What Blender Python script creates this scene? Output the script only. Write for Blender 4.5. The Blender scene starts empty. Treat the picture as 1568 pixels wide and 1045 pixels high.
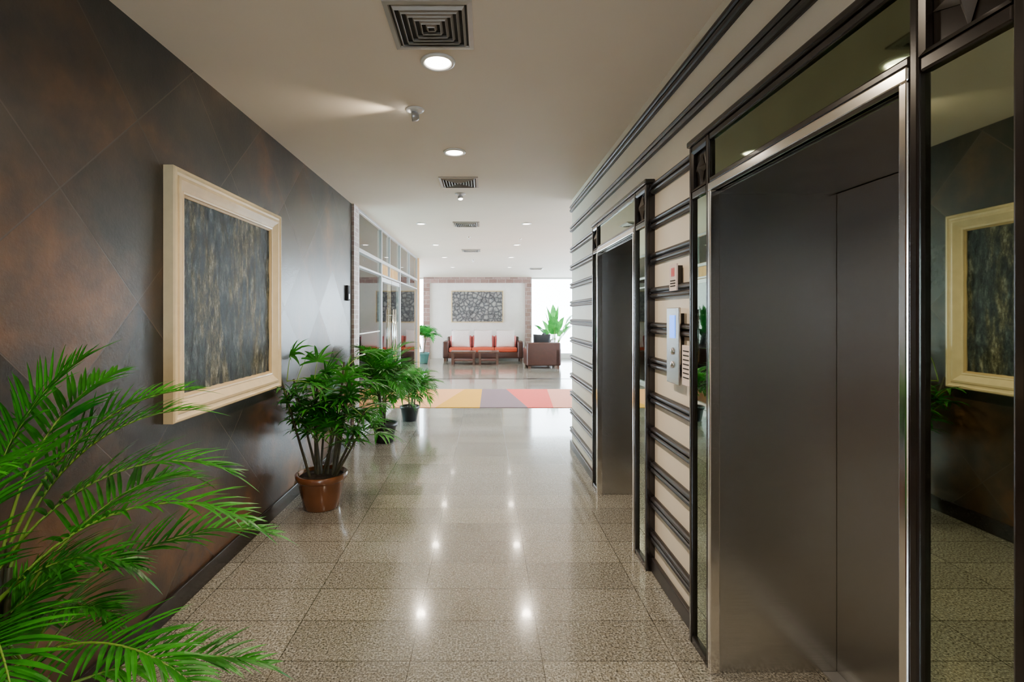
import bpy, bmesh, math, random
from mathutils import Vector, Matrix, Euler
random.seed(7)
D=bpy.data; C=bpy.context; SC=C.scene
rad=math.radians

# ------------------------------------------------------------------ materials
def newmat(name):
    m=D.materials.new(name); m.use_nodes=True
    nt=m.node_tree; b=nt.nodes['Principled BSDF']
    return m,nt,b
def N(nt,typ,**kw):
    n=nt.nodes.new(typ)
    for k,v in kw.items(): setattr(n,k,v)
    return n
def c4(c): return (c[0],c[1],c[2],1)
def simple(name,col,rough=.5,metal=0,var=.12,scale=6,bump=0,coat=0,spec=None,emit=None,es=0):
    m,nt,b=newmat(name)
    tc=N(nt,'ShaderNodeTexCoord'); no=N(nt,'ShaderNodeTexNoise'); no.inputs['Scale'].default_value=scale; no.inputs['Detail'].default_value=5
    nt.links.new(tc.outputs['Object'],no.inputs['Vector'])
    r=N(nt,'ShaderNodeValToRGB'); r.color_ramp.elements[0].position=.3; r.color_ramp.elements[1].position=.7
    r.color_ramp.elements[0].color=c4([max(0,x*(1-var)) for x in col]); r.color_ramp.elements[1].color=c4([min(1,x*(1+var)) for x in col])
    nt.links.new(no.outputs['Fac'],r.inputs['Fac']); nt.links.new(r.outputs['Color'],b.inputs['Base Color'])
    b.inputs['Roughness'].default_value=rough; b.inputs['Metallic'].default_value=metal; b.inputs['Coat Weight'].default_value=coat
    if spec is not None: b.inputs['Specular IOR Level'].default_value=spec
    if bump:
        bp=N(nt,'ShaderNodeBump'); bp.inputs['Strength'].default_value=bump; bp.inputs['Distance'].default_value=.01
        nt.links.new(no.outputs['Fac'],bp.inputs['Height']); nt.links.new(bp.outputs['Normal'],b.inputs['Normal'])
    if emit:
        b.inputs['Emission Color'].default_value=c4(emit); b.inputs['Emission Strength'].default_value=es
    return m
def uvw(nt,ax,off=(0,0),rot=0,scale=(1,1,1)):
    """planar coords from object space; ax e.g. 'YZ'"""
    tc=N(nt,'ShaderNodeTexCoord'); s=N(nt,'ShaderNodeSeparateXYZ'); c=N(nt,'ShaderNodeCombineXYZ')
    nt.links.new(tc.outputs['Object'],s.inputs[0])
    nt.links.new(s.outputs[ax[0]],c.inputs['X']); nt.links.new(s.outputs[ax[1]],c.inputs['Y'])
    mp=N(nt,'ShaderNodeMapping'); mp.inputs['Location'].default_value=(off[0],off[1],0)
    mp.inputs['Rotation'].default_value=(0,0,rot); mp.inputs['Scale'].default_value=scale
    nt.links.new(c.outputs[0],mp.inputs['Vector'])
    return mp.outputs['Vector'],tc
def ramp(nt,src,stops,interp='LINEAR'):
    r=N(nt,'ShaderNodeValToRGB'); cr=r.color_ramp; cr.interpolation=interp
    while len(cr.elements)<len(stops): cr.elements.new(.5)
    for e,(p,c) in zip(cr.elements,stops): e.position=p; e.color=c4(c)
    nt.links.new(src,r.inputs['Fac']); return r.outputs['Color']
def mix(nt,a,b,fac,mode='MIX'):
    n=N(nt,'ShaderNodeMix',data_type='RGBA',blend_type=mode)
    for k,v in ((6,a),(7,b),(0,fac)):
        if isinstance(v,(int,float)): n.inputs[k].default_value=v
        elif isinstance(v,tuple): n.inputs[k].default_value=c4(v)
        else: nt.links.new(v,n.inputs[k])
    return n.outputs[2]
def noise(nt,vec,scale,detail=6,rough=.6):
    n=N(nt,'ShaderNodeTexNoise'); n.inputs['Scale'].default_value=scale; n.inputs['Detail'].default_value=detail; n.inputs['Roughness'].default_value=rough
    nt.links.new(vec,n.inputs['Vector']); return n.outputs['Fac']
def bump(nt,b,h,st,dist=.01,prev=None):
    bp=N(nt,'ShaderNodeBump'); bp.inputs['Strength'].default_value=st; bp.inputs['Distance'].default_value=dist
    nt.links.new(h,bp.inputs['Height'])
    if prev: nt.links.new(prev,bp.inputs['Normal'])
    nt.links.new(bp.outputs['Normal'],b.inputs['Normal']); return bp.outputs['Normal']
def brick(nt,vec,c1,c2,mo,w,h,ms,off=0,bias=0):
    n=N(nt,'ShaderNodeTexBrick'); n.offset=off; n.squash=1
    n.inputs['Color1'].default_value=c4(c1); n.inputs['Color2'].default_value=c4(c2); n.inputs['Mortar'].default_value=c4(mo)
    n.inputs['Scale'].default_value=1; n.inputs['Mortar Size'].default_value=ms; n.inputs['Mortar Smooth'].default_value=.1
    n.inputs['Bias'].default_value=bias; n.inputs['Brick Width'].default_value=w; n.inputs['Row Height'].default_value=h
    nt.links.new(vec,n.inputs['Vector']); return n

# granite floor
def mk_floor():
    m,nt,b=newmat('granite_tiles')
    v,tc=uvw(nt,'XY',off=(.333,.13))
    br=brick(nt,v,(.70,.70,.71),(1.0,1.0,1.0),(.24,.23,.21),.592,.294,.0024)
    o=tc.outputs['Object']
    n1=noise(nt,o,110,3,.7); n2=noise(nt,o,40,4,.6); n3=noise(nt,o,.8,3)
    base=ramp(nt,n1,[(.34,(.050,.050,.046)),(.43,(.18,.178,.160)),(.52,(.34,.335,.300)),(.64,(.64,.635,.59))])
    tint=ramp(nt,n2,[(.4,(.72,.68,.59)),(.6,(1,1,.99))])
    t3=ramp(nt,n3,[(.35,(.89,.85,.76)),(.65,(1,1,1))])
    c=mix(nt,mix(nt,base,tint,.7,'MULTIPLY'),t3,.6,'MULTIPLY')
    c=mix(nt,c,br.outputs['Color'],1.0,'MULTIPLY')
    nt.links.new(c,b.inputs['Base Color'])
    b.inputs['Roughness'].default_value=.14; b.inputs['Specular IOR Level'].default_value=.65
    b.inputs['Coat Weight'].default_value=.4; b.inputs['Coat Roughness'].default_value=.05
    inv=N(nt,'ShaderNodeMath',operation='SUBTRACT'); inv.inputs[0].default_value=1; nt.links.new(br.outputs['Fac'],inv.inputs[1])
    bump(nt,b,inv.outputs[0],.3,.002)
    return m
def mk_slate():
    m,nt,b=newmat('slate_diamond_tiles')
    v,tc=uvw(nt,'YZ',off=(.1,.22),rot=rad(45))
    br=brick(nt,v,(.0,.0,.0),(1,1,1),(.5,.5,.5),.60,.60,.003)
    o=tc.outputs['Object']
    n1=noise(nt,o,1.4,5,.55); n2=noise(nt,o,4,6,.6); n3=noise(nt,o,60,5,.7)
    sp=N(nt,'ShaderNodeSeparateXYZ'); nt.links.new(o,sp.inputs[0])
    tv=N(nt,'ShaderNodeSeparateColor'); nt.links.new(br.outputs['Color'],tv.inputs[0])
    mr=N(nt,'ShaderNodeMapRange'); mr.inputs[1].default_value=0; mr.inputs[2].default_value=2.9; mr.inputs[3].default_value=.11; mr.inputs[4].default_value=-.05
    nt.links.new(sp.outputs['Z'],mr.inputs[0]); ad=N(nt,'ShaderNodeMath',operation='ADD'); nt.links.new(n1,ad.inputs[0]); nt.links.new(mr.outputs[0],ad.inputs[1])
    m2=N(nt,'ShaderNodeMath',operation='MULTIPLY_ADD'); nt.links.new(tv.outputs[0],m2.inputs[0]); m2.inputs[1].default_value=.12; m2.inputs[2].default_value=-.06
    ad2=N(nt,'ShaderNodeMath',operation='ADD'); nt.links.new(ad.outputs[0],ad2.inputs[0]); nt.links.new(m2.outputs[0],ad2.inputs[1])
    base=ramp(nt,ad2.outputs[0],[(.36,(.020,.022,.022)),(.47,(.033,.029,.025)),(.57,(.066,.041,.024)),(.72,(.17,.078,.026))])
    fine=ramp(nt,n2,[(.35,(.6,.6,.63)),(.65,(1.3,1.2,1.05))])
    c=mix(nt,base,fine,.85,'MULTIPLY')
    c=mix(nt,c,(.075,.055,.04),br.outputs['Fac'])
    nt.links.new(c,b.inputs['Base Color'])
    rr=N(nt,'ShaderNodeMapRange'); rr.inputs[1].default_value=0; rr.inputs[2].default_value=1; rr.inputs[3].default_value=.24; rr.inputs[4].default_value=.35; nt.links.new(tv.outputs[0],rr.inputs[0]); nt.links.new(rr.outputs[0],b.inputs['Roughness'])
    b.inputs['Specular IOR Level'].default_value=.55
    nn=bump(nt,b,n3,.22,.004); nn=bump(nt,b,n2,.14,.012,nn)
    inv=N(nt,'ShaderNodeMath',operation='SUBTRACT'); inv.inputs[0].default_value=1; nt.links.new(br.outputs['Fac'],inv.inputs[1])
    bump(nt,b,inv.outputs[0],.6,.004,nn)
    return m
def mk_painting():
    m,nt,b=newmat('bark_relief_canvas')
    tc=N(nt,'ShaderNodeTexCoord'); mp=N(nt,'ShaderNodeMapping'); mp.inputs['Scale'].default_value=(1,2.4,.6); mp.inputs['Location'].default_value=(0,.3,.1)
    nt.links.new(tc.outputs['Object'],mp.inputs['Vector']); v=mp.outputs[0]
    n1=noise(nt,v,1.6,5,.7)
    mp2=N(nt,'ShaderNodeMapping'); mp2.inputs['Scale'].default_value=(1,2.8,.9); nt.links.new(tc.outputs['Object'],mp2.inputs['Vector'])
    n2=noise(nt,mp2.outputs[0],9,10,.85)
    blue=ramp(nt,n2,[(.40,(.006,.009,.012)),(.47,(.028,.045,.054)),(.54,(.085,.122,.13)),(.62,(.32,.38,.37))])
    gold=ramp(nt,n2,[(.40,(.010,.012,.007)),(.47,(.06,.062,.032)),(.54,(.25,.235,.13)),(.62,(.75,.73,.56))])
    f=ramp(nt,n1,[(.48,(0,0,0)),(.56,(1,1,1))])
    c=mix(nt,blue,gold,f)
    nt.links.new(c,b.inputs['Base Color']); b.inputs['Roughness'].default_value=.4
    bump(nt,b,n2,1,.04)
    return m
def mk_stone_art():
    m,nt,b=newmat('stone_relief')
    tc=N(nt,'ShaderNodeTexCoord'); vo=N(nt,'ShaderNodeTexVoronoi'); vo.feature='DISTANCE_TO_EDGE'; vo.inputs['Scale'].default_value=7
    n=noise(nt,tc.outputs['Object'],14,6)
    nt.links.new(tc.outputs['Object'],vo.inputs['Vector'])
    a=ramp(nt,vo.outputs['Distance'],[(.0,(.04,.04,.045)),(.09,(.15,.15,.16)),(.35,(.32,.32,.31))])
    c=mix(nt,a,ramp(nt,n,[(.35,(.5,.52,.55)),(.6,(1.2,1.15,1.1))]),.8,'MULTIPLY')
    nt.links.new(c,b.inputs['Base Color']); b.inputs['Roughness'].default_value=.7
    bump(nt,b,vo.outputs['Distance'],.6,.03); return m
def mk_steel():
    m,nt,b=newmat('brushed_steel')
    tc=N(nt,'ShaderNodeTexCoord'); mp=N(nt,'ShaderNodeMapping'); mp.inputs['Scale'].default_value=(1.5,1.5,160)
    nt.links.new(tc.outputs['Object'],mp.inputs['Vector']); n=noise(nt,mp.outputs[0],4,4)
    c=ramp(nt,n,[(.3,(.49,.487,.47)),(.7,(.61,.605,.585))]); nt.links.new(c,b.inputs['Base Color'])
    b.inputs['Metallic'].default_value=1; b.inputs['Roughness'].default_value=.24
    bump(nt,b,n,.05,.002); return m
def mk_glass(name,tint,refl=.12,fres=1.45):
    m,nt,b=newmat(name); nt.nodes.remove(b); out=nt.nodes['Material Output']
    t=N(nt,'ShaderNodeBsdfTransparent'); t.inputs[0].default_value=c4(tint)
    g=N(nt,'ShaderNodeBsdfGlossy'); g.inputs['Roughness'].default_value=.02; g.inputs[0].default_value=(1,1,1,1)
    f=N(nt,'ShaderNodeFresnel'); f.inputs[0].default_value=fres
    mx=N(nt,'ShaderNodeMixShader'); nt.links.new(f.outputs[0],mx.inputs[0]); nt.links.new(t.outputs[0],mx.inputs[1]); nt.links.new(g.outputs[0],mx.inputs[2])
    nt.links.new(mx.outputs[0],out.inputs[0]); return m
def mk_leaf(name,c1,c2,rough=.38):
    m,nt,b=newmat(name)
    tc=N(nt,'ShaderNodeTexCoord'); n=noise(nt,tc.outputs['Object'],5,3)
    c=ramp(nt,n,[(.35,c1),(.65,c2)]); nt.links.new(c,b.inputs['Base Color'])
    b.inputs['Roughness'].default_value=rough
    out=nt.nodes['Material Output']; tr=N(nt,'ShaderNodeBsdfTranslucent'); nt.links.new(c,tr.inputs[0])
    mx=N(nt,'ShaderNodeMixShader'); mx.inputs[0].default_value=.25
    nt.links.new(b.outputs[0],mx.inputs[1]); nt.links.new(tr.outputs[0],mx.inputs[2]); nt.links.new(mx.outputs[0],out.inputs[0])
    return m
def mk_wood(name,a,bb,scale=3,rough=.35):
    m,nt,b=newmat(name)
    tc=N(nt,'ShaderNodeTexCoord'); mp=N(nt,'ShaderNodeMapping'); mp.inputs['Scale'].default_value=(6,6,.6)
    nt.links.new(tc.outputs['Object'],mp.inputs['Vector']); n=noise(nt,mp.outputs[0],scale,6)
    nt.links.new(ramp(nt,n,[(.35,a),(.65,bb)]),b.inputs['Base Color']); b.inputs['Roughness'].default_value=rough; return m
def mk_stonetile(name,a,bb,mo,ax,w,h):
    m,nt,b=newmat(name); v,tc=uvw(nt,ax); br=brick(nt,v,a,bb,mo,w,h,.006,.5)
    n=noise(nt,tc.outputs['Object'],22,5)
    nt.links.new(mix(nt,br.outputs['Color'],ramp(nt,n,[(.3,(.6,.6,.6)),(.7,(1.2,1.2,1.2))]),.6,'MULTIPLY'),b.inputs['Base Color']); b.inputs['Roughness'].default_value=.6; return m

M_floor=mk_floor(); M_slate=mk_slate(); M_paint=mk_painting(); M_stoneart=mk_stone_art(); M_steel=mk_steel()
M_ceil=simple('ceiling_paint',(.80,.70,.59),.75,var=.02,scale=2)
M_cream=simple('cream_paint',(.90,.83,.71),.45,var=.03,scale=3)
M_dark=simple('ebony_lacquer',(.010,.007,.006),.22,var=.3,scale=12,coat=.1)
M_band=simple('dark_rail_lacquer',(.020,.016,.015),.35,var=.3,scale=12)
M_base=simple('baseboard_granite',(.018,.014,.012),.2,var=.5,scale=60)
M_chrome=simple('polished_chrome',(.88,.86,.83),.14,1,var=.03)
M_mirror=simple('smoked_mirror',(.38,.44,.33),.015,1,var=.02)
M_dmirror=simple('transom_smoked_glass',(.18,.215,.13),.03,1,var=.05)
M_frame=simple('champagne_frame',(.86,.69,.42),.36,var=.06,scale=15,coat=.2)
M_inner=simple('frame_slip_gold',(.62,.45,.22),.4,var=.1)
M_white=simple('white_metal',(.78,.78,.77),.35,var=.03)
M_alu=simple('aluminium',(.42,.43,.44),.35,.6,var=.04)
M_whitewall=simple('white_plaster',(.84,.81,.78),.7,var=.04,scale=4,bump=.05)
M_glass=mk_glass('clear_glass',(.84,.95,.93)); M_wglass=mk_glass('window_glass',(.97,.99,1))
M_leaf=mk_leaf('palm_leaf',(.006,.10,.005),(.040,.34,.010)); M_leafd=mk_leaf('fan_palm_leaf',(.006,.09,.005),(.032,.27,.010)); M_leafl=mk_leaf('bright_leaf',(.02,.26,.04),(.08,.5,.08))
M_stem=simple('green_stem',(.15,.28,.03),.5,var=.3); M_cane=simple('brown_cane',(.05,.045,.02),.6,var=.4,scale=20)
M_terra=simple('terracotta_glazed',(.17,.06,.02),.25,var=.15,scale=8,coat=.4); M_blackpot=simple('black_plastic',(.010,.010,.012),.35)
M_soil=simple('soil',(.03,.02,.012),.95,var=.5,scale=60,bump=.5)
M_woodl=mk_wood('honey_wood',(.60,.34,.14),(.78,.50,.24)); M_woodd=mk_wood('dark_walnut',(.035,.014,.008),(.08,.03,.016))
M_emit=simple('lamp_lens',(1,.95,.85),.4,emit=(1,.90,.74),es=24)
M_emitw=simple('lamp_lens_small',(1,.95,.85),.4,emit=(1,.92,.8),es=22)
M_ventd=simple('vent_void',(.02,.02,.02),.8); M_vent=simple('vent_grey',(.40,.37,.33),.4,.2,var=.05)
M_brownl=simple('brown_leather',(.045,.013,.008),.38,var=.15,scale=10,coat=.1)
M_orange=simple('red_orange_fabric',(.50,.065,.025),.8,var=.1,scale=40); M_white_f=simple('white_fabric',(.88,.77,.77),.9,var=.05,scale=30); M_pink=simple('pink_fabric',(.72,.20,.20),.9,var=.1,scale=30); M_blackf=simple('black_fabric',(.012,.012,.014),.8)
M_pinkst=mk_stonetile('pink_brown_stone',(.22,.12,.10),(.36,.22,.20),(.5,.45,.42),'XZ',.3,.15)
M_mosaic=mk_stonetile('pink_mosaic',(.36,.25,.23),(.55,.45,.42),(.6,.57,.54),'YZ',.12,.06)

# ------------------------------------------------------------------ mesh helpers
def link(o,parent=None):
    SC.collection.objects.link(o)
    if parent: o.parent=parent
    return o
def group(name,loc=(0,0,0)):
    e=D.objects.new(name,None); e.empty_display_size=.1; e.location=loc; SC.collection.objects.link(e)
    return e
def mk(name,verts,faces,mat,parent=None,smooth=False,bev=0,seg=2,fix=True):
    off=Vector(parent.location) if parent else Vector((0,0,0))
    me=D.meshes.new(name); me.from_pydata([Vector(v)-off for v in verts],[],faces)
    if fix:
        bm=bmesh.new(); bm.from_mesh(me); bmesh.ops.recalc_face_normals(bm,faces=bm.faces); bm.to_mesh(me); bm.free()
    me.materials.append(mat)
    if smooth:
        for p in me.polygons: p.use_smooth=True
    o=D.objects.new(name,me); link(o,parent)
    if bev:
        md=o.modifiers.new('bevel','BEVEL'); md.width=bev; md.segments=seg; md.limit_method='ANGLE'
    return o
BF=[(0,1,2,3),(7,6,5,4),(0,4,5,1),(1,5,6,2),(2,6,7,3),(3,7,4,0)]
def bv(b):
    x0,x1,y0,y1,z0,z1=b
    return [(x0,y0,z0),(x1,y0,z0),(x1,y1,z0),(x0,y1,z0),(x0,y0,z1),(x1,y0,z1),(x1,y1,z1),(x0,y1,z1)]
def boxes(name,bl,mat,parent=None,bev=0,seg=2):
    V=[];F=[]
    for b in bl:
        n=len(V); V+=bv(b); F+=[tuple(i+n for i in f) for f in BF]
    return mk(name,V,F,mat,parent,bev=bev,seg=seg)
def sweep(name,o,U,Vv,Nn,w,h,prof,mat,parent=None,smooth=False):
    """mitred picture-frame: outer rect w*h from corner o along U,V; profile [(inset, out)]"""
    o=Vector(o);U=Vector(U);Vv=Vector(Vv);Nn=Vector(Nn); V=[];F=[];k=len(prof)
    cs=[(0,0,1,1),(w,0,-1,1),(w,h,-1,-1),(0,h,1,-1)]
    for (a,b,sa,sb) in cs:
        for (i,n) in prof: V.append(o+U*(a+sa*i)+Vv*(b+sb*i)+Nn*n)
    for c in range(4):
        d=(c+1)%4
        for j in range(k-1): F.append((c*k+j,d*k+j,d*k+j+1,c*k+j+1))
    return mk(name,V,F,mat,parent,smooth=smooth,fix=True)
def lathe(name,c,prof,mat,parent=None,n=32,smooth=True,axis='Z'):
    V=[];F=[];k=len(prof)
    for i in range(n):
        a=2*math.pi*i/n
        for r,z in prof: V.append((c[0]+r*math.cos(a),c[1]+r*math.sin(a),c[2]+z))
    for i in range(n):
        j=(i+1)%n
        for q in range(k-1): F.append((i*k+q,j*k+q,j*k+q+1,i*k+q+1))
    F.append(tuple(i*k for i in range(n))[::-1]); F.append(tuple(i*k+k-1 for i in range(n)))
    o=mk(name,V,F,mat,parent,smooth=smooth)
    return o
def tube(V,F,pts,r0,r1,n=6):
    base=len(V); m=len(pts)
    for i,p in enumerate(pts):
        t=(pts[min(i+1,m-1)]-pts[max(i-1,0)]).normalized()
        a=t.cross(Vector((0,0,1)));
        if a.length<.05: a=t.cross(Vector((1,0,0)))
        a.normalize(); b=t.cross(a); r=r0+(r1-r0)*i/(m-1)
        for k in range(n):
            an=2*math.pi*k/n; V.append(p+a*math.cos(an)*r+b*math.sin(an)*r)
    for i in range(m-1):
        for k in range(n):
            q=(k+1)%n; F.append((base+i*n+k,base+i*n+q,base+(i+1)*n+q,base+(i+1)*n+k))
def tubeobj(name,pts,r0,r1,mat,parent=None,n=10):
    V=[];F=[]; tube(V,F,[Vector(p) for p in pts],r0,r1,n)
    m=len(pts); F.append(tuple(range(n))); F.append(tuple(range((m-1)*n,m*n)))
    return mk(name,V,F,mat,parent,smooth=True)

# ------------------------------------------------------------------ room shell
XL=-1.62; XR=1.03; H=2.91; YB=18.0; Y0=-4.0; YE=5.85; YLE=6.05
XO=6.0; XLO=-5.5
boxes('floor',[(XLO-.2,XO+.2,Y0-.2,YB+.2,-.15,0)],M_floor)
boxes('ceiling',[(XLO-.2,XO+.2,Y0-.2,YB+.2,H,H+.15)],M_ceil)
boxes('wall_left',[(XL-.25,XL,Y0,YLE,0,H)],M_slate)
WX0,WX1,WZ0,WZ1=-.5,.9,.9,2.3
boxes('wall_rear',[(XL-.25,WX0,Y0-.15,Y0,0,H),(WX1,XR+.9,Y0-.15,Y0,0,H),(WX0,WX1,Y0-.15,Y0,0,WZ0),(WX0,WX1,Y0-.15,Y0,WZ1,H)],M_cream)
boxes('baseboard_left',[(XL,XL+.02,Y0,YLE,0,.11)],M_base,bev=.004)
# elevators: (y_near,y_far)
HD=2.09
E=[(1.142,2.162),(3.24,4.30)]
YN=-1.2   # the right wall steps back behind the camera (lobby side bay)
segs=[(YN,E[0][0]),(E[0][1],E[1][0]),(E[1][1],YE)]
wl=[(XR,XR+.85,a,b,0,H) for a,b in segs]+[(XR,XR+.85,a,b,HD,H) for a,b in E]+[(XR+.56,XR+.85,a,b,0,HD) for a,b in E]
boxes('wall_right',wl,M_cream)
boxes('wall_right_bay',[(XR+.9,XR+1.05,Y0-.15,YN,0,H)],M_cream)
# rail profile, two half rounds on a backing
def rail(V,F,y0,y1,zc,x=XR,out=.028,hh=.04):
    pr=[(0,-hh),(.010,-hh),(.010,-hh+.004)]
    for s in (-1,1):
        for k in range(7):
            a=-math.pi/2+math.pi*k/6
            pr.append((.010+(out-.010)*math.cos(a),s*hh*.5+hh*.44*math.sin(a)))
    pr+=[(.010,hh),(0,hh)]
    n=len(V); k=len(pr)
    for y in (y0,y1):
        for dx,dz in pr: V.append((x-dx,y,zc+dz))
    for j in range(k-1): F.append((n+j,n+j+1,n+k+j+1,n+k+j))
    F.append(tuple(range(n,n+k))); F.append(tuple(range(n+k,n+2*k)))
zs=[.21+.2105*i for i in range(11)]
g_units=[(E[0][0]-.25,E[0][1]+.205),(E[1][0]-.24,E[1][1]+.2)]
V=[];F=[]
for a,b in [(YN,g_units[0][0]),(g_units[0][1],g_units[1][0]),(g_units[1][1],YE)]:
    for z in zs: rail(V,F,a,b,z,hh=.034)
for z,hh in ((2.56,.036),(2.80,.042)): rail(V,F,YN,YE,z,hh=hh)
mk('trim_1',V,F,M_band)
boxes('baseboard_right',[(XR-.025,XR,a,b,0,.085) for a,b in [(YN,g_units[0][0]),(g_units[0][1],g_units[1][0]),(g_units[1][1],YE)]],M_band,bev=.005)

def elevator(e,u,name='elevator'):
    ya,yb=e; ua,ub=u; XF=.985
    g=group(name,(XR,(ya+yb)/2,0))
    UT=2.345
    bl=[(XF+.012,XR,ua,ya-.0,0,UT),(XF+.012,XR,yb,ub,0,UT),(XF+.012,XR,ya,yb,HD,UT)]
    boxes('carcass',bl,M_dark,g)
    m=.026
    fl=[]
    for (a,b) in ((ua,ya),(yb,ub)):
        fl+=[(XF-.01,XF+.014,a,a+m,0,UT),(XF-.01,XF+.014,b-m,b,0,UT)]
        fl+=[(XF-.008,XF+.014,a+m,b-m,0,.04),(XF-.008,XF+.014,a+m,b-m,HD+.005,HD+.04),(XF-.008,XF+.014,a+m,b-m,UT-.03,UT)]
    fl+=[(XF-.008,XF+.014,ya,yb,HD+.035,HD+.06),(XF-.008,XF+.014,ya,yb,UT-.03,UT)]
    boxes('frame_mouldings',fl,M_dark,g,bev=.006,seg=3)
    boxes('cornice',[(XF-.02,XR,ua-.01,ub+.01,UT,UT+.03)],M_dark,g,bev=.008,seg=3)
    boxes('mirror_strips',[(XF+.006,XF+.013,a+m,b-m,.04,HD+.005) for a,b in ((ua,ya),(yb,ub))],M_mirror,g)
    boxes('transom_glass',[(XF+.006,XF+.013,ya,yb,HD+.06,UT-.03)],M_dmirror,g)
    V=[];F=[]
    for (a,b) in ((ua,ya),(yb,ub)):
        cy=(a+b)/2; cz=(HD+.04+UT-.03)/2; R=min(b-a-2*m,UT-.03-HD-.04)/2*.9
        n=len(V); V.append((XF-.016,cy,cz))
        for k in range(8):
            an=k*math.pi/4; r=R if k%2==0 else R*.36
            V.append((XF+.010 if k%2 else XF+.008,cy+r*math.cos(an),cz+r*math.sin(an)))
        for k in range(8): F.append((n,n+1+k,n+1+(k+1)%8))
    mk('star_rosettes',V,F,simple('rosette_lacquer',(.08,.07,.06),.22,var=.2),g)
    for (a,b) in ((ua,ya),(yb,ub)):
        sweep('rosette_frame',(XF,a+m,HD+.04),(0,1,0),(0,0,1),(-1,0,0),b-a-2*m,UT-.03-HD-.04,[(0,-.01),(0,.01),(.012,.004),(.014,-.01)],M_dark,g)
    c=.024
    boxes('chrome_architrave',[(XF-.014,XF+.03,ya,ya+c,0,HD),(XF-.014,XF+.03,yb-c,yb,0,HD),(XF-.014,XF+.03,ya,yb,HD,HD+.034)],M_chrome,g,bev=.004)
    XD=1.525
    boxes('steel_jamb',[(XF+.03,XD+.04,ya,ya+.012,0,HD),(XF+.03,XD+.04,yb-.012,yb,0,HD),(XF+.03,XD+.04,ya+.012,yb-.012,HD-.012,HD)],M_steel,g)
    mid=(ya+yb)/2
    boxes('door_leaf_1',[(XD,XD+.03,ya+.013,mid-.002,.006,HD-.014)],M_steel,g,bev=.002)
    boxes('door_leaf_2',[(XD,XD+.03,mid+.002,yb-.013,.006,HD-.014)],M_steel,g,bev=.002)
    boxes('sill',[(XD-.06,XD+.03,ya+.013,yb-.013,0,.006)],M_alu,g)
elevator(E[0],g_units[0]); elevator(E[1],g_units[1],'elevator')

# call panel
g=group('elevator_call_panel',(XR,2.62,1.4))
boxes('plate',[(XR-.04,XR-.028,2.53,2.70,1.19,1.59)],M_steel,g,bev=.004)
boxes('mount',[(XR-.028,XR,2.56,2.67,1.24,1.56)],M_dark,g)
M_disp=simple('blue_display',(.05,.15,.7),.3,emit=(.06,.25,1),es=3)
boxes('display',[(XR-.043,XR-.04,2.58,2.65,1.43,1.55)],M_disp,g)
for z in (1.36,1.29):
    o=lathe('button',(0,0,0),[(.0,0),(.018,0),(.018,.004),(.014,.007),(0,.008)],M_chrome,None,24)
    o.parent=g; o.rotation_euler=(0,rad(-90),0); o.location=(-.04,-.005,z-1.4)
boxes('notice_holder',[(XR-.036,XR-.0285,2.40,2.50,1.20,1.40)],M_white_f,g,bev=.002)
boxes('notice_lines',[(XR-.038,XR-.036,2.415,2.485,1.37-.022*i,1.375-.022*i) for i in range(7)],M_blackf,g)
g=group('wall_sign',(XR,2.62,1.78))
boxes('plate',[(XR-.036,XR-.0285,2.57,2.67,1.68,1.82)],M_white_f,g)
boxes('pictogram',[(XR-.038,XR-.036,2.60,2.64,1.755,1.80)],simple('red_print',(.6,.04,.03),.5),g)
boxes('text_lines',[(XR-.038,XR-.036,2.585,2.655,1.73-.014*i,1.735-.014*i) for i in range(3)],M_blackf,g)
boxes('backing',[(XR-.0285,XR,2.58,2.66,1.69,1.81)],M_dark,g)

# ------------------------------------------------------------------ painting
g=group('framed_painting',(XL,3.16,1.65))
py0,py1,pz0,pz1=2.5,3.82,1.0,2.31
prof=[(0,0),(0,.05),(.006,.058),(.018,.060),(.026,.052),(.040,.050),(.046,.056),(.060,.058),(.085,.044),(.105,.034),(.110,.036),(.120,.034),(.122,.020)]
sweep('frame',(XL+.001,py0,pz0),(0,1,0),(0,0,1),(1,0,0),py1-py0,pz1-pz0,prof,M_frame,g)
sweep('slip',(XL+.001,py0+.12,pz0+.12),(0,1,0),(0,0,1),(1,0,0),py1-py0-.24,pz1-pz0-.24,[(0,.026),(.002,.028),(.014,.022),(.016,.012)],M_inner,g)
ny,nz=60,60; V=[];F=[]
a0,a1,b0,b1=py0+.125,py1-.125,pz0+.125,pz1-.125
from mathutils import noise as mn
for i in range(ny+1):
    for j in range(nz+1):
        y=a0+(a1-a0)*i/ny; z=b0+(b1-b0)*j/nz
        V.append((XL+.018+.008*mn.noise(Vector((y*22,z*7,0))),y,z))
for i in range(ny):
    for j in range(nz):
        q=i*(nz+1)+j; F.append((q,q+nz+1,q+nz+2,q+1))
mk('canvas',V,F,M_paint,g,smooth=True)
boxes('backboard',[(XL,XL+.008,py0+.02,py1-.02,pz0+.02,pz1-.02)],M_woodd,g)

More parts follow.
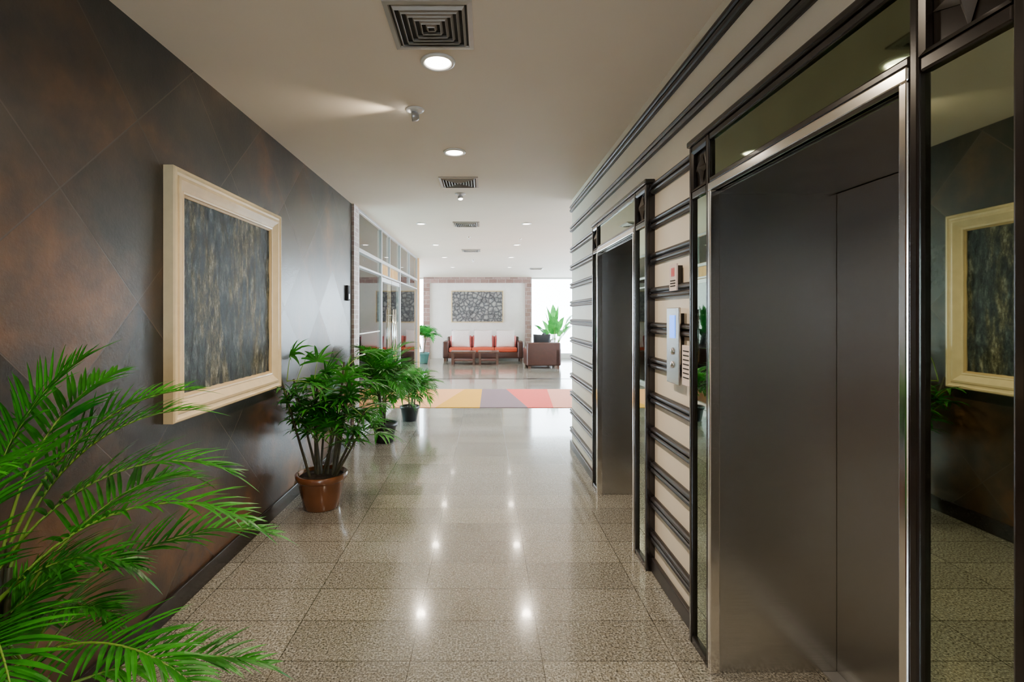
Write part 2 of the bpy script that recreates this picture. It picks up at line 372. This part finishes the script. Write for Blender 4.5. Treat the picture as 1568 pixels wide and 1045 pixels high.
# ------------------------------------------------------------------ ceiling fittings
K=2.25
def downlight(x,y,r=.075,energy=40,mat=None,spot=True,col=(1,.80,.58)):
    g=group('recessed_downlight',(x,y,H))
    lathe('trim_ring',(x,y,H),[(r*.92,-.001),(r*.92,-.006),(r*1.02,-.012),(r*1.2,-.009),(r*1.25,0)],M_white,g,32)
    lathe('lens',(x,y,H),[(r*.9,0),(r*.9,-.005),(r*.5,-.008),(.001,-.009)],mat or M_emit,g,24)
    if spot:
        l=D.lights.new('downlight_lamp','SPOT'); l.energy=energy*K; l.color=col; l.spot_size=rad(150); l.spot_blend=.8; l.shadow_soft_size=.06
        o=D.objects.new('lamp',l); link(o,g); o.location=(0,0,-.03)
for y,e in ((2.66,60),(4.13,60),(.9,60),(-1.2,60),(-2.9,50)): downlight(-.25,y,energy=e)  # the ones behind the camera are unseen, added to light the foreground
for y in (7.35,9.55,11.6):
    for x in (-.94,.62): downlight(x,y,.06,45,M_emitw,col=(1,.86,.68))
for x,y in ((-.9,14),(.7,14),(2.6,9.5),(2.6,12)): downlight(x,y,.06,35,M_emitw,col=(1,.88,.72))

def diffuser(x,y,s=.39):
    g=group('air_vent',(x,y,H)); h=s/2
    boxes('void',[(x-h+.01,x+h-.01,y-h+.01,y+h-.01,H-.002,H)],M_ventd,g)
    sweep('flange',(x-h,y-h,H),(1,0,0),(0,1,0),(0,0,-1),s,s,[(0,0),(0,.008),(.022,.010),(.026,.002)],M_vent,g)
    k=0; i=.034
    while i<h-.02:
        sweep('louvre',(x-h+i,y-h+i,H),(1,0,0),(0,1,0),(0,0,-1),s-2*i,s-2*i,[(0,.003),(.003,.002),(.012,.018),(.010,.020),(0,.004)],M_vent,g); i+=.027
for x,y in ((-.25,2.33),(-.26,5.07),(-.27,7.4),(-.28,10.4),(1.5,14.4),(-.28,-.6)): diffuser(x,y)

def spotlight(x,y,dirv,energy,lamp=True,sz=50):
    g=group('ceiling_spotlight',(x,y,H)); s=.8
    lathe('base',(x,y,H),[(.001,-.014),(.04,-.014),(.058,-.008),(.062,0)],M_white,g,28)
    lathe('neck',(x,y,H),[(.012,-.03),(.012,-.012)],M_white,g,16)
    hd=lathe('head',(0,0,0),[(.001*s,-.035*s),(.022*s,-.033*s),(.036*s,-.018*s),(.040*s,.02*s),(.036*s,.028*s),(.032*s,.02*s),(.001,.018*s)],M_alu,g,28)
    lens=lathe('lens',(0,0,0),[(.031*s,.0185*s),(.031*s,.022*s),(.001,.025*s)],M_emitw,g,24)
    q=Vector(dirv).normalized().to_track_quat('Z','Y')
    for o in (hd,lens):
        me=o.data
        for v in me.vertices: v.co=v.co+Vector(g.location)
        o.rotation_mode='QUATERNION'; o.rotation_quaternion=q; o.location=(0,0,-.045)
    if lamp:
        l=D.lights.new('spot_lamp','SPOT'); l.energy=energy; l.color=(1,.85,.62); l.spot_size=rad(sz); l.spot_blend=.9; l.shadow_soft_size=.015
        o=D.objects.new('lamp',l); link(o,g); o.rotation_mode='QUATERNION'; o.rotation_quaternion=Vector(dirv).normalized().to_track_quat('-Z','Y')
        o.location=Vector((0,0,-.045))+Vector(dirv).normalized()*.035
spotlight(-.46,3.28,(-1,-.1,-.12),34,sz=60)
spotlight(-.27,5.55,(.1,-.4,-1),50)
for x,y in ((-.27,8.6),(-.28,12.2),(.63,8.8)):
    g=group('fire_sprinkler',(x,y,H))
    lathe('escutcheon',(x,y,H),[(.03,0),(.028,-.008),(.012,-.012),(.008,-.04),(.02,-.045),(.001,-.05)],M_chrome,g,20)

# ------------------------------------------------------------------ plants
def leafstrip(V,F,p,d,up,L,w,droop,segs=4,xmin=-99):
    d=d.normalized(); side=d.cross(up)
    if side.length<.01: side=Vector((1,0,0))
    side.normalize(); n=len(V); cur=p.copy(); dd=d.copy()
    ws=[.45,1,.9,.55,.0] if segs==4 else [.5,1,.6,0]
    for i in range(segs+1):
        w2=w*ws[i]/2
        if i<segs:
            for s in (-1,0,1):
                q=cur+side*w2*s+(up*(-.25*w2) if s==0 else Vector((0,0,0))); q.x=max(q.x,xmin); V.append(q)
        else:
            q=cur.copy(); q.x=max(q.x,xmin); V.append(q)
        cur=cur+dd*(L/segs); dd=(dd+Vector((0,0,-1))*droop/segs).normalized()
    for i in range(segs-1):
        a=n+i*3
        F.append((a,a+1,a+4,a+3)); F.append((a+1,a+2,a+5,a+4))
    a=n+(segs-1)*3; F.append((a,a+1,a+3)); F.append((a+1,a+2,a+3))
def frond(LV,LF,SV,SF,base,yaw,elev,length,curl,leaf,nl,w,bare=.25,xmin=-99,rng=random,ldroop=(.5,1.0)):
    pts=[];p=Vector(base); M=14; pit=elev
    tan=[]
    for i in range(M+1):
        t=i/M; pit=elev-curl*t**1.4
        d=Vector((math.cos(yaw)*math.cos(pit),math.sin(yaw)*math.cos(pit),math.sin(pit)))
        q=p.copy(); q.x=max(q.x,xmin); pts.append(q); tan.append(d); p=p+d*length/M
    tube(SV,SF,pts,.005,.0015,5)
    for k in range(nl):
        t=bare+(1-bare)*(k+.5)/nl; f=t*M; i=min(int(f),M-1); fr=f-i
        pos=pts[i].lerp(pts[i+1],fr); T=tan[i]
        S=T.cross(Vector((0,0,1))).normalized(); U=S.cross(T).normalized()
        u=(t-bare)/(1-bare)
        ll=leaf*(.55+.6*math.sin(math.pi*min(1,u*.85+.15)))*(1-.35*u)*rng.uniform(.9,1.1)
        ang=rad(62)-rad(38)*u+rng.uniform(-.1,.1)
        for s in (-1,1):
            dd=T*math.cos(ang)+S*s*math.sin(ang)+U*rng.uniform(.15,.4)
            leafstrip(LV,LF,pos,dd,U,ll,w,rng.uniform(*ldroop),xmin=xmin)
    leafstrip(LV,LF,pts[-1],tan[-1],Vector((0,0,1)),leaf*.6,w,.3,xmin=xmin)
def pot(g,c,r,h,mat):
    lathe('pot',c,[(.001,0),(r*.68,0),(r*.72,.01),(r*.80,h*.35),(r*.93,h*.78),(r*.95,h*.80),(r*1.03,h*.84),(r*1.05,h*.98),(r*1.0,h),(r*.93,h*.99),(r*.9,h*.9),(.001,h*.88)],mat,g,40)
    lathe('soil',(c[0],c[1],c[2]),[(r*.885,h*.86),(r*.885,h*.905),(r*.5,h*.93),(.001,h*.935)],M_soil,g,24)
def areca(name,c,potr,poth,potmat,canes,nf,hgt,length,leaf,w,seed,leafmat=M_leaf,nl=20,xmin=-99,elev=(30,80),curl=(1.0,1.8),bare=.25,extra=()):
    rng=random.Random(seed); g=group(name,c)
    pot(g,c,potr,poth,potmat)
    LV=[];LF=[];SV=[];SF=[];CV=[];CF=[]
    for k in range(canes):
        a=rng.uniform(0,2*math.pi); r=potr*.55*rng.random()
        b=Vector((c[0]+r*math.cos(a),c[1]+r*math.sin(a),c[2]+poth*.9)); hh=rng.uniform(*hgt)
        top=b+Vector((math.cos(a)*.25*hh*rng.random(),math.sin(a)*.25*hh*rng.random(),hh)); top.x=max(top.x,xmin+.03)
        tube(CV,CF,[b,b.lerp(top,.5)+Vector((0,0,.01)),top],.012,.008,8)
        for f in range(nf):
            yaw=2*math.pi*(f/nf)+rng.uniform(-.5,.5)+k
            if math.cos(yaw)<-.55 and xmin>-50: yaw+=rng.choice((-1,1))*1.2
            e=rad(rng.uniform(*elev))
            frond(LV,LF,SV,SF,top,yaw,e,length*rng.uniform(.8,1.15),rng.uniform(*curl),leaf,nl,w,bare=bare,xmin=xmin,rng=rng)
    for (dx,dy,z,yaw,el,L,cu) in extra:
        frond(LV,LF,SV,SF,Vector((c[0]+dx,c[1]+dy,z)),rad(yaw),rad(el),L,cu,leaf,nl,w,bare=bare,xmin=xmin,rng=rng,ldroop=(.3,.7))
        # cane carrying this frond
        tube(CV,CF,[Vector((c[0]+dx*.5,c[1]+dy*.5,poth*.9)),Vector((c[0]+dx,c[1]+dy,z+.01))],.010,.007,8)
    mk('canes',CV,CF,M_cane,g,True); mk('stems',SV,SF,M_stem,g,True); mk('leaves',LV,LF,leafmat,g,False,fix=False)
    return g
# near palm: open arching fronds
areca('areca_palm',(-1.36,1.35,0),.2,.34,M_terra,3,4,(.15,.45),.46,.19,.014,8,nl=24,xmin=XL+.07,elev=(25,75),curl=(1.1,1.9),bare=.3,
      extra=[(0,0,.80,20,60,.74,1.7),(.02,.05,.90,48,70,.66,1.4),(0,.05,.88,85,76,.64,1.2),(.03,0,.76,5,50,.76,1.5),(.03,0,.56,-12,34,.70,1.3),(.02,.04,.64,34,36,.76,1.2),(0,-.05,.85,-40,72,.6,1.4),(.03,0,.46,22,16,.70,.9),(0,0,.94,60,84,.55,.9),(.02,-.05,.68,-38,40,.6,1.4),(.04,.03,.84,30,75,.66,1.5),(.0,.08,.70,70,50,.70,1.5)])
# mid areca + smaller
areca('areca_palm',(-1.22,6.07,0),.15,.24,M_blackpot,7,7,(.25,.6),.55,.22,.02,11,nl=16,xmin=XL+.08,elev=(10,80))
areca('areca_palm',(-1.10,7.3,0),.14,.22,M_blackpot,5,6,(.12,.4),.42,.19,.02,21,nl=14,xmin=XL+.10,elev=(15,75))
# lady palm
def ladypalm(c):
    rng=random.Random(5); g=group('potted_lady_palm',c); pot(g,c,.195,.28,M_terra)
    LV=[];LF=[];SV=[];SF=[];CV=[];CF=[]
    for k in range(14):
        a=rng.uniform(0,2*math.pi); r=.13*rng.random()
        b=Vector((c[0]+r*math.cos(a),c[1]+r*math.sin(a),.25)); hh=rng.uniform(.32,.95)
        top=b+Vector((math.cos(a)*.28*rng.random(),math.sin(a)*.22*rng.random(),hh))
        tube(CV,CF,[b,b.lerp(top,.5),top],.011,.008,8)
        nf=8
        for f in range(nf):
            yaw=f*2.4+k; t0=rng.uniform(.45,1); p=b.lerp(top,t0)
            e=rad(rng.uniform(5,75)); L=rng.uniform(.14,.32)
            if math.sin(yaw)<-.3: e=max(e,rad(45)); L*=.7
            pts=[p]; d=Vector((math.cos(yaw)*math.cos(e),math.sin(yaw)*math.cos(e),math.sin(e)))
            for i in range(4):
                pts.append(pts[-1]+d*L/4); d=(d+Vector((0,0,-.12))).normalized()
            for q in pts: q.x=max(q.x,XL+.09)
            tube(SV,SF,pts,.004,.0025,5)
            S=d.cross(Vector((0,0,1))).normalized(); U=S.cross(d).normalized(); nfi=rng.choice((7,8,9))
            for i in range(nfi):
                an=rad(-95+190*i/(nfi-1))
                dd=d*math.cos(an)+S*math.sin(an)+U*.1
                leafstrip(LV,LF,pts[-1],dd,U,rng.uniform(.19,.27)*(1-.2*abs(an)/1.6),.028,rng.uniform(.7,1.3),xmin=XL+.075)
    mk('canes',CV,CF,M_cane,g,True); mk('stems',SV,SF,M_stem,g,True); mk('leaves',LV,LF,M_leafd,g,False,fix=False)
ladypalm((-1.32,4.02,0))

# ------------------------------------------------------------------ left glass partition
boxes('pillar_left',[(XL-.25,XL+.03,YLE,YLE+.22,0,H)],M_mosaic)
PX=XL; ys=[6.27,7.7,9.4,11.75]
g=group('glass_partition',(PX,9,0))
fr=[]
for y in ys: fr.append((PX-.025,PX+.025,y,y+.05,0,H))
fr+=[(PX-.025,PX+.025,6.27,11.81,H-.04,H),(PX-.028,PX+.028,6.27,11.81,2.36,2.41),(PX-.025,PX+.025,6.27,11.81,2.16,2.19),(PX-.025,PX+.025,6.27,7.7,0,.06),(PX-.025,PX+.025,9.46,11.81,0,.06)]
for y in (8.4,10.6): fr.append((PX-.02,PX+.02,y,y+.03,2.2,H))
boxes('frame',fr,M_alu,g,bev=.004)
boxes('glazing',[(PX-.005,PX+.005,6.33,7.7,.06,H-.05),(PX-.005,PX+.005,7.76,9.4,2.42,H-.05),(PX-.005,PX+.005,9.46,11.75,.06,H-.05)],M_glass,g)
boxes('film_strip',[(PX+.006,PX+.007,6.4,7.65,1.02,1.035),(PX+.006,PX+.007,6.4,7.65,1.30,1.315)],M_white,g)
g=group('door_1',(PX,8.55,0))
boxes('leaf_glass',[(PX-.006,PX+.006,7.78,8.56,.01,2.15),(PX-.006,PX+.006,8.60,9.38,.01,2.15)],M_glass,g)
boxes('patch_rails',[(PX-.015,PX+.015,7.78,8.56,.005,.1),(PX-.015,PX+.015,8.60,9.38,.005,.1),(PX-.015,PX+.015,7.78,8.56,2.08,2.15),(PX-.015,PX+.015,8.60,9.38,2.08,2.15)],M_alu,g,bev=.003)
for y in (8.48,8.68):
    tubeobj('handle',[(PX+.06,y,.75),(PX+.06,y,1.65)],.016,.016,M_chrome,g)
    for z in (.85,1.55): tubeobj('standoff',[(PX+.005,y,z),(PX+.06,y,z)],.008,.008,M_chrome,g)
boxes('post_partition_end',[(PX-.06,PX+.06,11.82,11.95,0,H)],M_woodl,bev=.005)
g=group('access_control_reader',(XL,5.9,1.8))
boxes('body',[(XL,XL+.03,5.78,5.86,1.72,1.90)],M_blackf,g,bev=.006); boxes('button_pad',[(XL+.03,XL+.036,5.795,5.845,1.74,1.80)],M_alu,g,bev=.002)
# adjoining office behind the glass
boxes('wall_office_near',[(XLO,XL-.25,5.9,6.05,0,H)],M_whitewall)
boxes('wall_office_wood',[(XLO,-3.3,11.85,11.97,0,H)],M_woodl)
g=group('wooden_door',(-2.3,11.9,0))
boxes('frame',[(-3.3,-3.2,11.85,11.97,0,H),(XL-.2,XL-.06,11.85,11.97,0,H),(-3.2,XL-.2,11.85,11.97,2.2,H)],M_woodl,g,bev=.005)
boxes('leaf',[(-3.2,-2.5,11.89,11.93,.01,2.19)],M_woodl,g,bev=.004)
boxes('panels',[(-3.1,-2.6,11.875,11.89,.2,1.0),(-3.1,-2.6,11.875,11.89,1.15,2.05)],M_woodl,g,bev=.01)
g=group('wood_clad_cabinet',(-2.15,11.2,0))
boxes('carcass',[(-2.65,-1.75,10.9,11.5,0,2.3)],M_woodl,g,bev=.008)
boxes('doors',[(-2.63,-2.21,10.885,10.9,.08,2.25),(-2.19,-1.77,10.885,10.9,.08,2.25)],M_woodl,g,bev=.004)
boxes('plinth',[(-2.63,-1.77,10.895,10.9,0,.07)],M_woodd,g)
g=group('reception_desk',(-3.4,9.6,0))
boxes('body',[(-3.9,-3.3,8.4,10.6,0,1.0)],M_woodl,g,bev=.01); boxes('counter_top',[(-4.0,-3.2,8.3,10.7,1.0,1.05)],M_woodd,g,bev=.01)
downlight(-3.2,8,.06,80,M_emitw); downlight(-2.6,9.8,.06,80,M_emitw)  # added lights, only there to brighten the office behind the glass

# ------------------------------------------------------------------ lounge shell
FX0,FX1=-2.17,1.66
boxes('wall_back',[(FX0,FX1,YB-.15,YB+.1,0,H),(XLO,-4.8,YB-.05,YB+.1,0,H),(5.4,XO,YB-.05,YB+.1,0,H),(-4.8,FX0,YB-.05,YB+.1,0,.12),(FX1,5.4,YB-.05,YB+.1,0,.12)],M_whitewall)
boxes('trim_2',[(FX0-.02,FX0+.2,YB-.22,YB-.15,0,H),(FX1-.2,FX1+.02,YB-.22,YB-.15,0,H),(FX0+.2,FX1-.2,YB-.22,YB-.15,H-.2,H)],M_pinkst)
def window(name,x0,x1,y,z0,z1,nm):
    g=group(name,((x0+x1)/2,y,z0)); bl=[(x0,x1,y-.03,y+.03,z0,z0+.05),(x0,x1,y-.03,y+.03,z1-.05,z1)]
    for i in range(nm+1):
        x=x0+(x1-x0-.05)*i/nm; bl.append((x,x+.05,y-.03,y+.03,z0+.05,z1-.05))
    boxes('frame',bl,M_white,g); boxes('pane',[(x0+.05,x1-.05,y-.004,y+.004,z0+.05,z1-.05)],M_wglass,g)
window('window_1',-4.8,FX0,YB+.02,.12,H,2); window('window_2',FX1,5.4,YB+.02,.12,H,2)
window('window_rear_added',WX0,WX1,Y0-.08,WZ0,WZ1,2)  # unseen window added behind the camera; its daylight brightens the foreground
def sidewall(name,x0,x1,ya,yb,wa,wb,z0,mat,wn):
    boxes(name,[(x0,x1,ya,wa,0,H),(x0,x1,wb,yb,0,H),(x0,x1,wa,wb,0,z0),(x0,x1,wa,wb,H-.15,H)],mat)
    g=group(wn,((x0+x1)/2,(wa+wb)/2,z0)); xm=(x0+x1)/2; bl=[(xm-.03,xm+.03,wa,wb,z0,z0+.05),(xm-.03,xm+.03,wa,wb,H-.2,H-.15)]
    n=max(2,int((wb-wa)/1.6))
    for i in range(n+1):
        y=wa+(wb-wa-.05)*i/n; bl.append((xm-.03,xm+.03,y,y+.05,z0+.05,H-.2))
    boxes('frame',bl,M_white,g); boxes('pane',[(xm-.004,xm+.004,wa+.05,wb-.05,z0+.05,H-.2)],M_wglass,g)
sidewall('wall_lounge_right',XO,XO+.15,YE,YB,7.0,17.5,.3,M_whitewall,'window_3')
sidewall('wall_lounge_left',XLO-.15,XLO,5.9,YB,6.6,17.5,.3,M_whitewall,'window_left_extended')  # unseen window; its office stretch is added to brighten that room
boxes('wall_lounge_near',[(XR+.85,XO,YE-.15,YE,0,H)],M_whitewall)
boxes('trim_floor_inlay',[(XLO,XO,12.02,12.18,0,.003)],M_base)

# carpet
g=group('geometric_rug',(0,9.3,0))
def poly(name,pts,mat):
    n=len(pts); V=[(x,y,.001) for x,y in pts]+[(x,y,.009) for x,y in pts]
    F=[tuple(range(n))[::-1],tuple(range(n,2*n))]+[(i,(i+1)%n,n+(i+1)%n,n+i) for i in range(n)]
    mk(name,V,F,mat,g)
ca,cb=8.3,10.35
cm=lambda n,c: simple(n,c,.9,var=.08,scale=120,bump=.2)
poly('peach_field',[(XL+.04,ca),(-.82,ca),(-.41,cb),(XL+.04,cb)],cm('rug_peach',(.72,.33,.13)))
poly('yellow_field',[(-.82,ca),(-.08,ca),(-.05,cb),(-.41,cb)],cm('rug_yellow',(.62,.31,.008)))
poly('violet_field',[(-.08,ca),(.72,ca),(.45,cb),(-.05,cb)],cm('rug_violet',(.18,.12,.15)))
poly('coral_field',[(.72,ca),(1.15,ca),(1.3,cb),(.45,cb)],cm('rug_coral',(.66,.08,.065)))
poly('pink_field',[(1.15,ca),(2.6,ca),(2.2,cb),(1.3,cb)],cm('rug_pink',(.66,.28,.21)))
poly('tan_field',[(2.6,ca),(4.2,ca),(4.2,cb),(2.2,cb)],cm('rug_tan',(.6,.45,.25)))

# relief art on back wall
g=group('stone_relief_artwork',(-.26,YB-.15,1.86)); aw,ah=1.86,1.14
sweep('frame',(-.26-aw/2,YB-.15,1.86-ah/2),(1,0,0),(0,0,1),(0,-1,0),aw,ah,[(0,0),(0,.05),(.03,.05),(.035,.02)],M_inner,g)
nx,nz=90,56; V=[];F=[]
for i in range(nx+1):
    for j in range(nz+1):
        x=-.26-aw/2+.03+(aw-.06)*i/nx; z=1.86-ah/2+.03+(ah-.06)*j/nz
        d=mn.voronoi(Vector((x*6,z*8,0)))[0]; V.append((x,YB-.19-.03*max(0,min(1,(d[1]-d[0])*2)),z))
for i in range(nx):
    for j in range(nz):
        q=i*(nz+1)+j; F.append((q,q+1,q+nz+2,q+nz+1))
mk('relief',V,F,M_stoneart,g); boxes('backing',[(-.26-aw/2+.02,-.26+aw/2-.02,YB-.17,YB-.15,1.86-ah/2+.02,1.86+ah/2-.02)],M_woodd,g)

# ------------------------------------------------------------------ furniture
def rb(name,b,mat,g,r=.04,seg=4):
    o=boxes(name,[b],mat,g,bev=r,seg=seg)
    for p in o.data.polygons: p.use_smooth=True
    return o
def pillow(name,c,s,th,mat,g,tilt=0,yaw=0):
    n=12; V=[];F=[]
    for sgn in (1,-1):
        for i in range(n+1):
            for j in range(n+1):
                u=-1+2*i/n; v=-1+2*j/n
                k=((1-u*u)*(1-v*v))**.38; px=u*s/2*(1-.06*(1-abs(v))) ; pz=v*s/2*(1-.06*(1-abs(u)))
                V.append(Vector((px,sgn*th/2*k,pz)))
    R=Matrix.Rotation(yaw,3,'Z')@Matrix.Rotation(tilt,3,'X')
    V=[R@v+Vector(c) for v in V]
    m=(n+1)*(n+1)
    for q in (0,m):
        for i in range(n):
            for j in range(n):
                a=q+i*(n+1)+j; F.append((a,a+1,a+n+2,a+n+1))
    o=mk(name,V,F,mat,g,smooth=True)
    bm=bmesh.new(); bm.from_mesh(o.data); bmesh.ops.remove_doubles(bm,verts=bm.verts,dist=.0005); bmesh.ops.recalc_face_normals(bm,faces=bm.faces); bm.to_mesh(o.data); bm.free()
    return o
g=group('sofa',(-.07,17.2,0))
x0,x1=-1.42,1.32; y0,y1=16.75,17.7
boxes('feet',[(x,x+.08,y,y+.08,0,.09) for x in (x0+.04,x1-.12) for y in (y0+.05,y1-.13)],M_woodd,g)
rb('base',(x0+.02,x1-.02,y0+.03,y1-.02,.09,.30),M_brownl,g,.02)
rb('arm_left',(x0,x0+.2,y0,y1,.09,.66),M_brownl,g,.05); rb('arm_right',(x1-.2,x1,y0,y1,.09,.66),M_brownl,g,.05)
rb('back_rest',(x0+.1,x1-.1,y1-.24,y1,.2,.80),M_brownl,g,.06)
wseat=(x1-x0-.42)/3
for i in range(3):
    a=x0+.21+i*wseat
    rb('seat_cushion',(a+.005,a+wseat-.005,y0+.01,y1-.25,.30,.45),M_orange,g,.04)
    rb('back_cushion',(a+.01,a+wseat-.01,y1-.42,y1-.22,.43,.84),M_pink,g,.05)
    pillow('throw_pillow',(a+wseat*.5,y1-.56,.74),.64,.16,M_white_f,g,tilt=rad(-14))
def coffee(x0,x1,y0,y1,h=.42):
    g=group('coffee_table',((x0+x1)/2,(y0+y1)/2,0))
    boxes('top',[(x0,x1,y0,y1,h-.05,h)],M_woodd,g,bev=.008)
    boxes('legs',[(x,x+.07,y,y+.07,0,h-.05) for x in (x0+.02,x1-.09) for y in (y0+.02,y1-.09)],M_woodd,g,bev=.004)
    boxes('lower_shelf',[(x0+.05,x1-.05,y0+.05,y1-.05,.12,.15)],M_woodd,g,bev=.003)
coffee(-1.05,-.28,15.35,16.0); coffee(-.2,.45,15.35,16.0)
def armchair(cx,cy,yaw,cush):
    g=group('armchair',(cx,cy,0)); W=1.0; Dp=.85
    def part(n,b,m,r=.05): 
        o=rb(n,(b[0]+cx,b[1]+cx,b[2]+cy,b[3]+cy,b[4],b[5]),m,g,r)
    boxes('feet',[(cx+x,cx+x+.07,cy+y,cy+y+.07,0,.08) for x in (-W/2+.05,W/2-.12) for y in (-Dp/2+.05,Dp/2-.12)],M_woodd,g)
    part('base',(-W/2+.02,W/2-.02,-Dp/2+.02,Dp/2-.02,.08,.30),M_brownl,.02)
    part('back_rest',(-W/2+.01,W/2-.01,-Dp/2,-Dp/2+.22,.08,.76),M_brownl,.05)
    part('arm_left',(-W/2,-W/2+.19,-Dp/2,Dp/2,.08,.60),M_brownl); part('arm_right',(W/2-.19,W/2,-Dp/2,Dp/2,.08,.60),M_brownl)
    part('seat_cushion',(-W/2+.2,W/2-.2,-Dp/2+.22,Dp/2,.30,.45),M_brownl,.04)
    pillow('throw_pillow',(cx-.02,cy-Dp/2+.34,.74),.52,.14,cush,g,tilt=rad(14))
    g.rotation_euler=(0,0,yaw); return g
armchair(1.70,14.75,rad(3),M_blackf)
armchair(1.80,16.15,rad(75),M_blackf)

# lounge plants
areca('potted_palm',(-1.98,16.0,0),.2,.35,simple('teal_pot',(.05,.16,.15),.3),5,7,(.3,.7),.46,.26,.05,31,M_leafl,nl=9)
def broadleaf(c,seed):
    rng=random.Random(seed); g=group('bird_of_paradise_plant',c); pot(g,c,.22,.4,M_terra)
    LV=[];LF=[];SV=[];SF=[]
    for k in range(22):
        yaw=k*2.399; e=rad(rng.uniform(50,88)); L=rng.uniform(.5,1.0); p=Vector((c[0],c[1],.36)); pts=[p]
        d=Vector((math.cos(yaw)*math.cos(e),math.sin(yaw)*math.cos(e),math.sin(e)))
        for i in range(4): pts.append(pts[-1]+d*L/4)
        tube(SV,SF,pts,.012,.006,6)
        S=d.cross(Vector((0,0,1))).normalized(); leafstrip(LV,LF,pts[-1],d,S.cross(d),rng.uniform(.5,.7),.24,rng.uniform(.8,1.8))
    mk('stems',SV,SF,M_stem,g,True); mk('leaves',LV,LF,M_leafl,g,True,fix=False)
broadleaf((2.38,16.95,0),4)

# ------------------------------------------------------------------ world, camera
w=D.worlds.new('daylight'); SC.world=w; w.use_nodes=True; bg=w.node_tree.nodes['Background']; bg.inputs[0].default_value=(.80,.91,1,1); bg.inputs[1].default_value=24
cam=D.cameras.new('camera'); co=D.objects.new('camera',cam); SC.collection.objects.link(co); SC.camera=co
co.location=(0,0,1.55); co.rotation_euler=(rad(90),0,0)
cam.sensor_width=36; cam.lens=760/1568*36; cam.shift_x=42/1568; cam.shift_y=-39.5/1568; cam.clip_start=.02; cam.clip_end=200
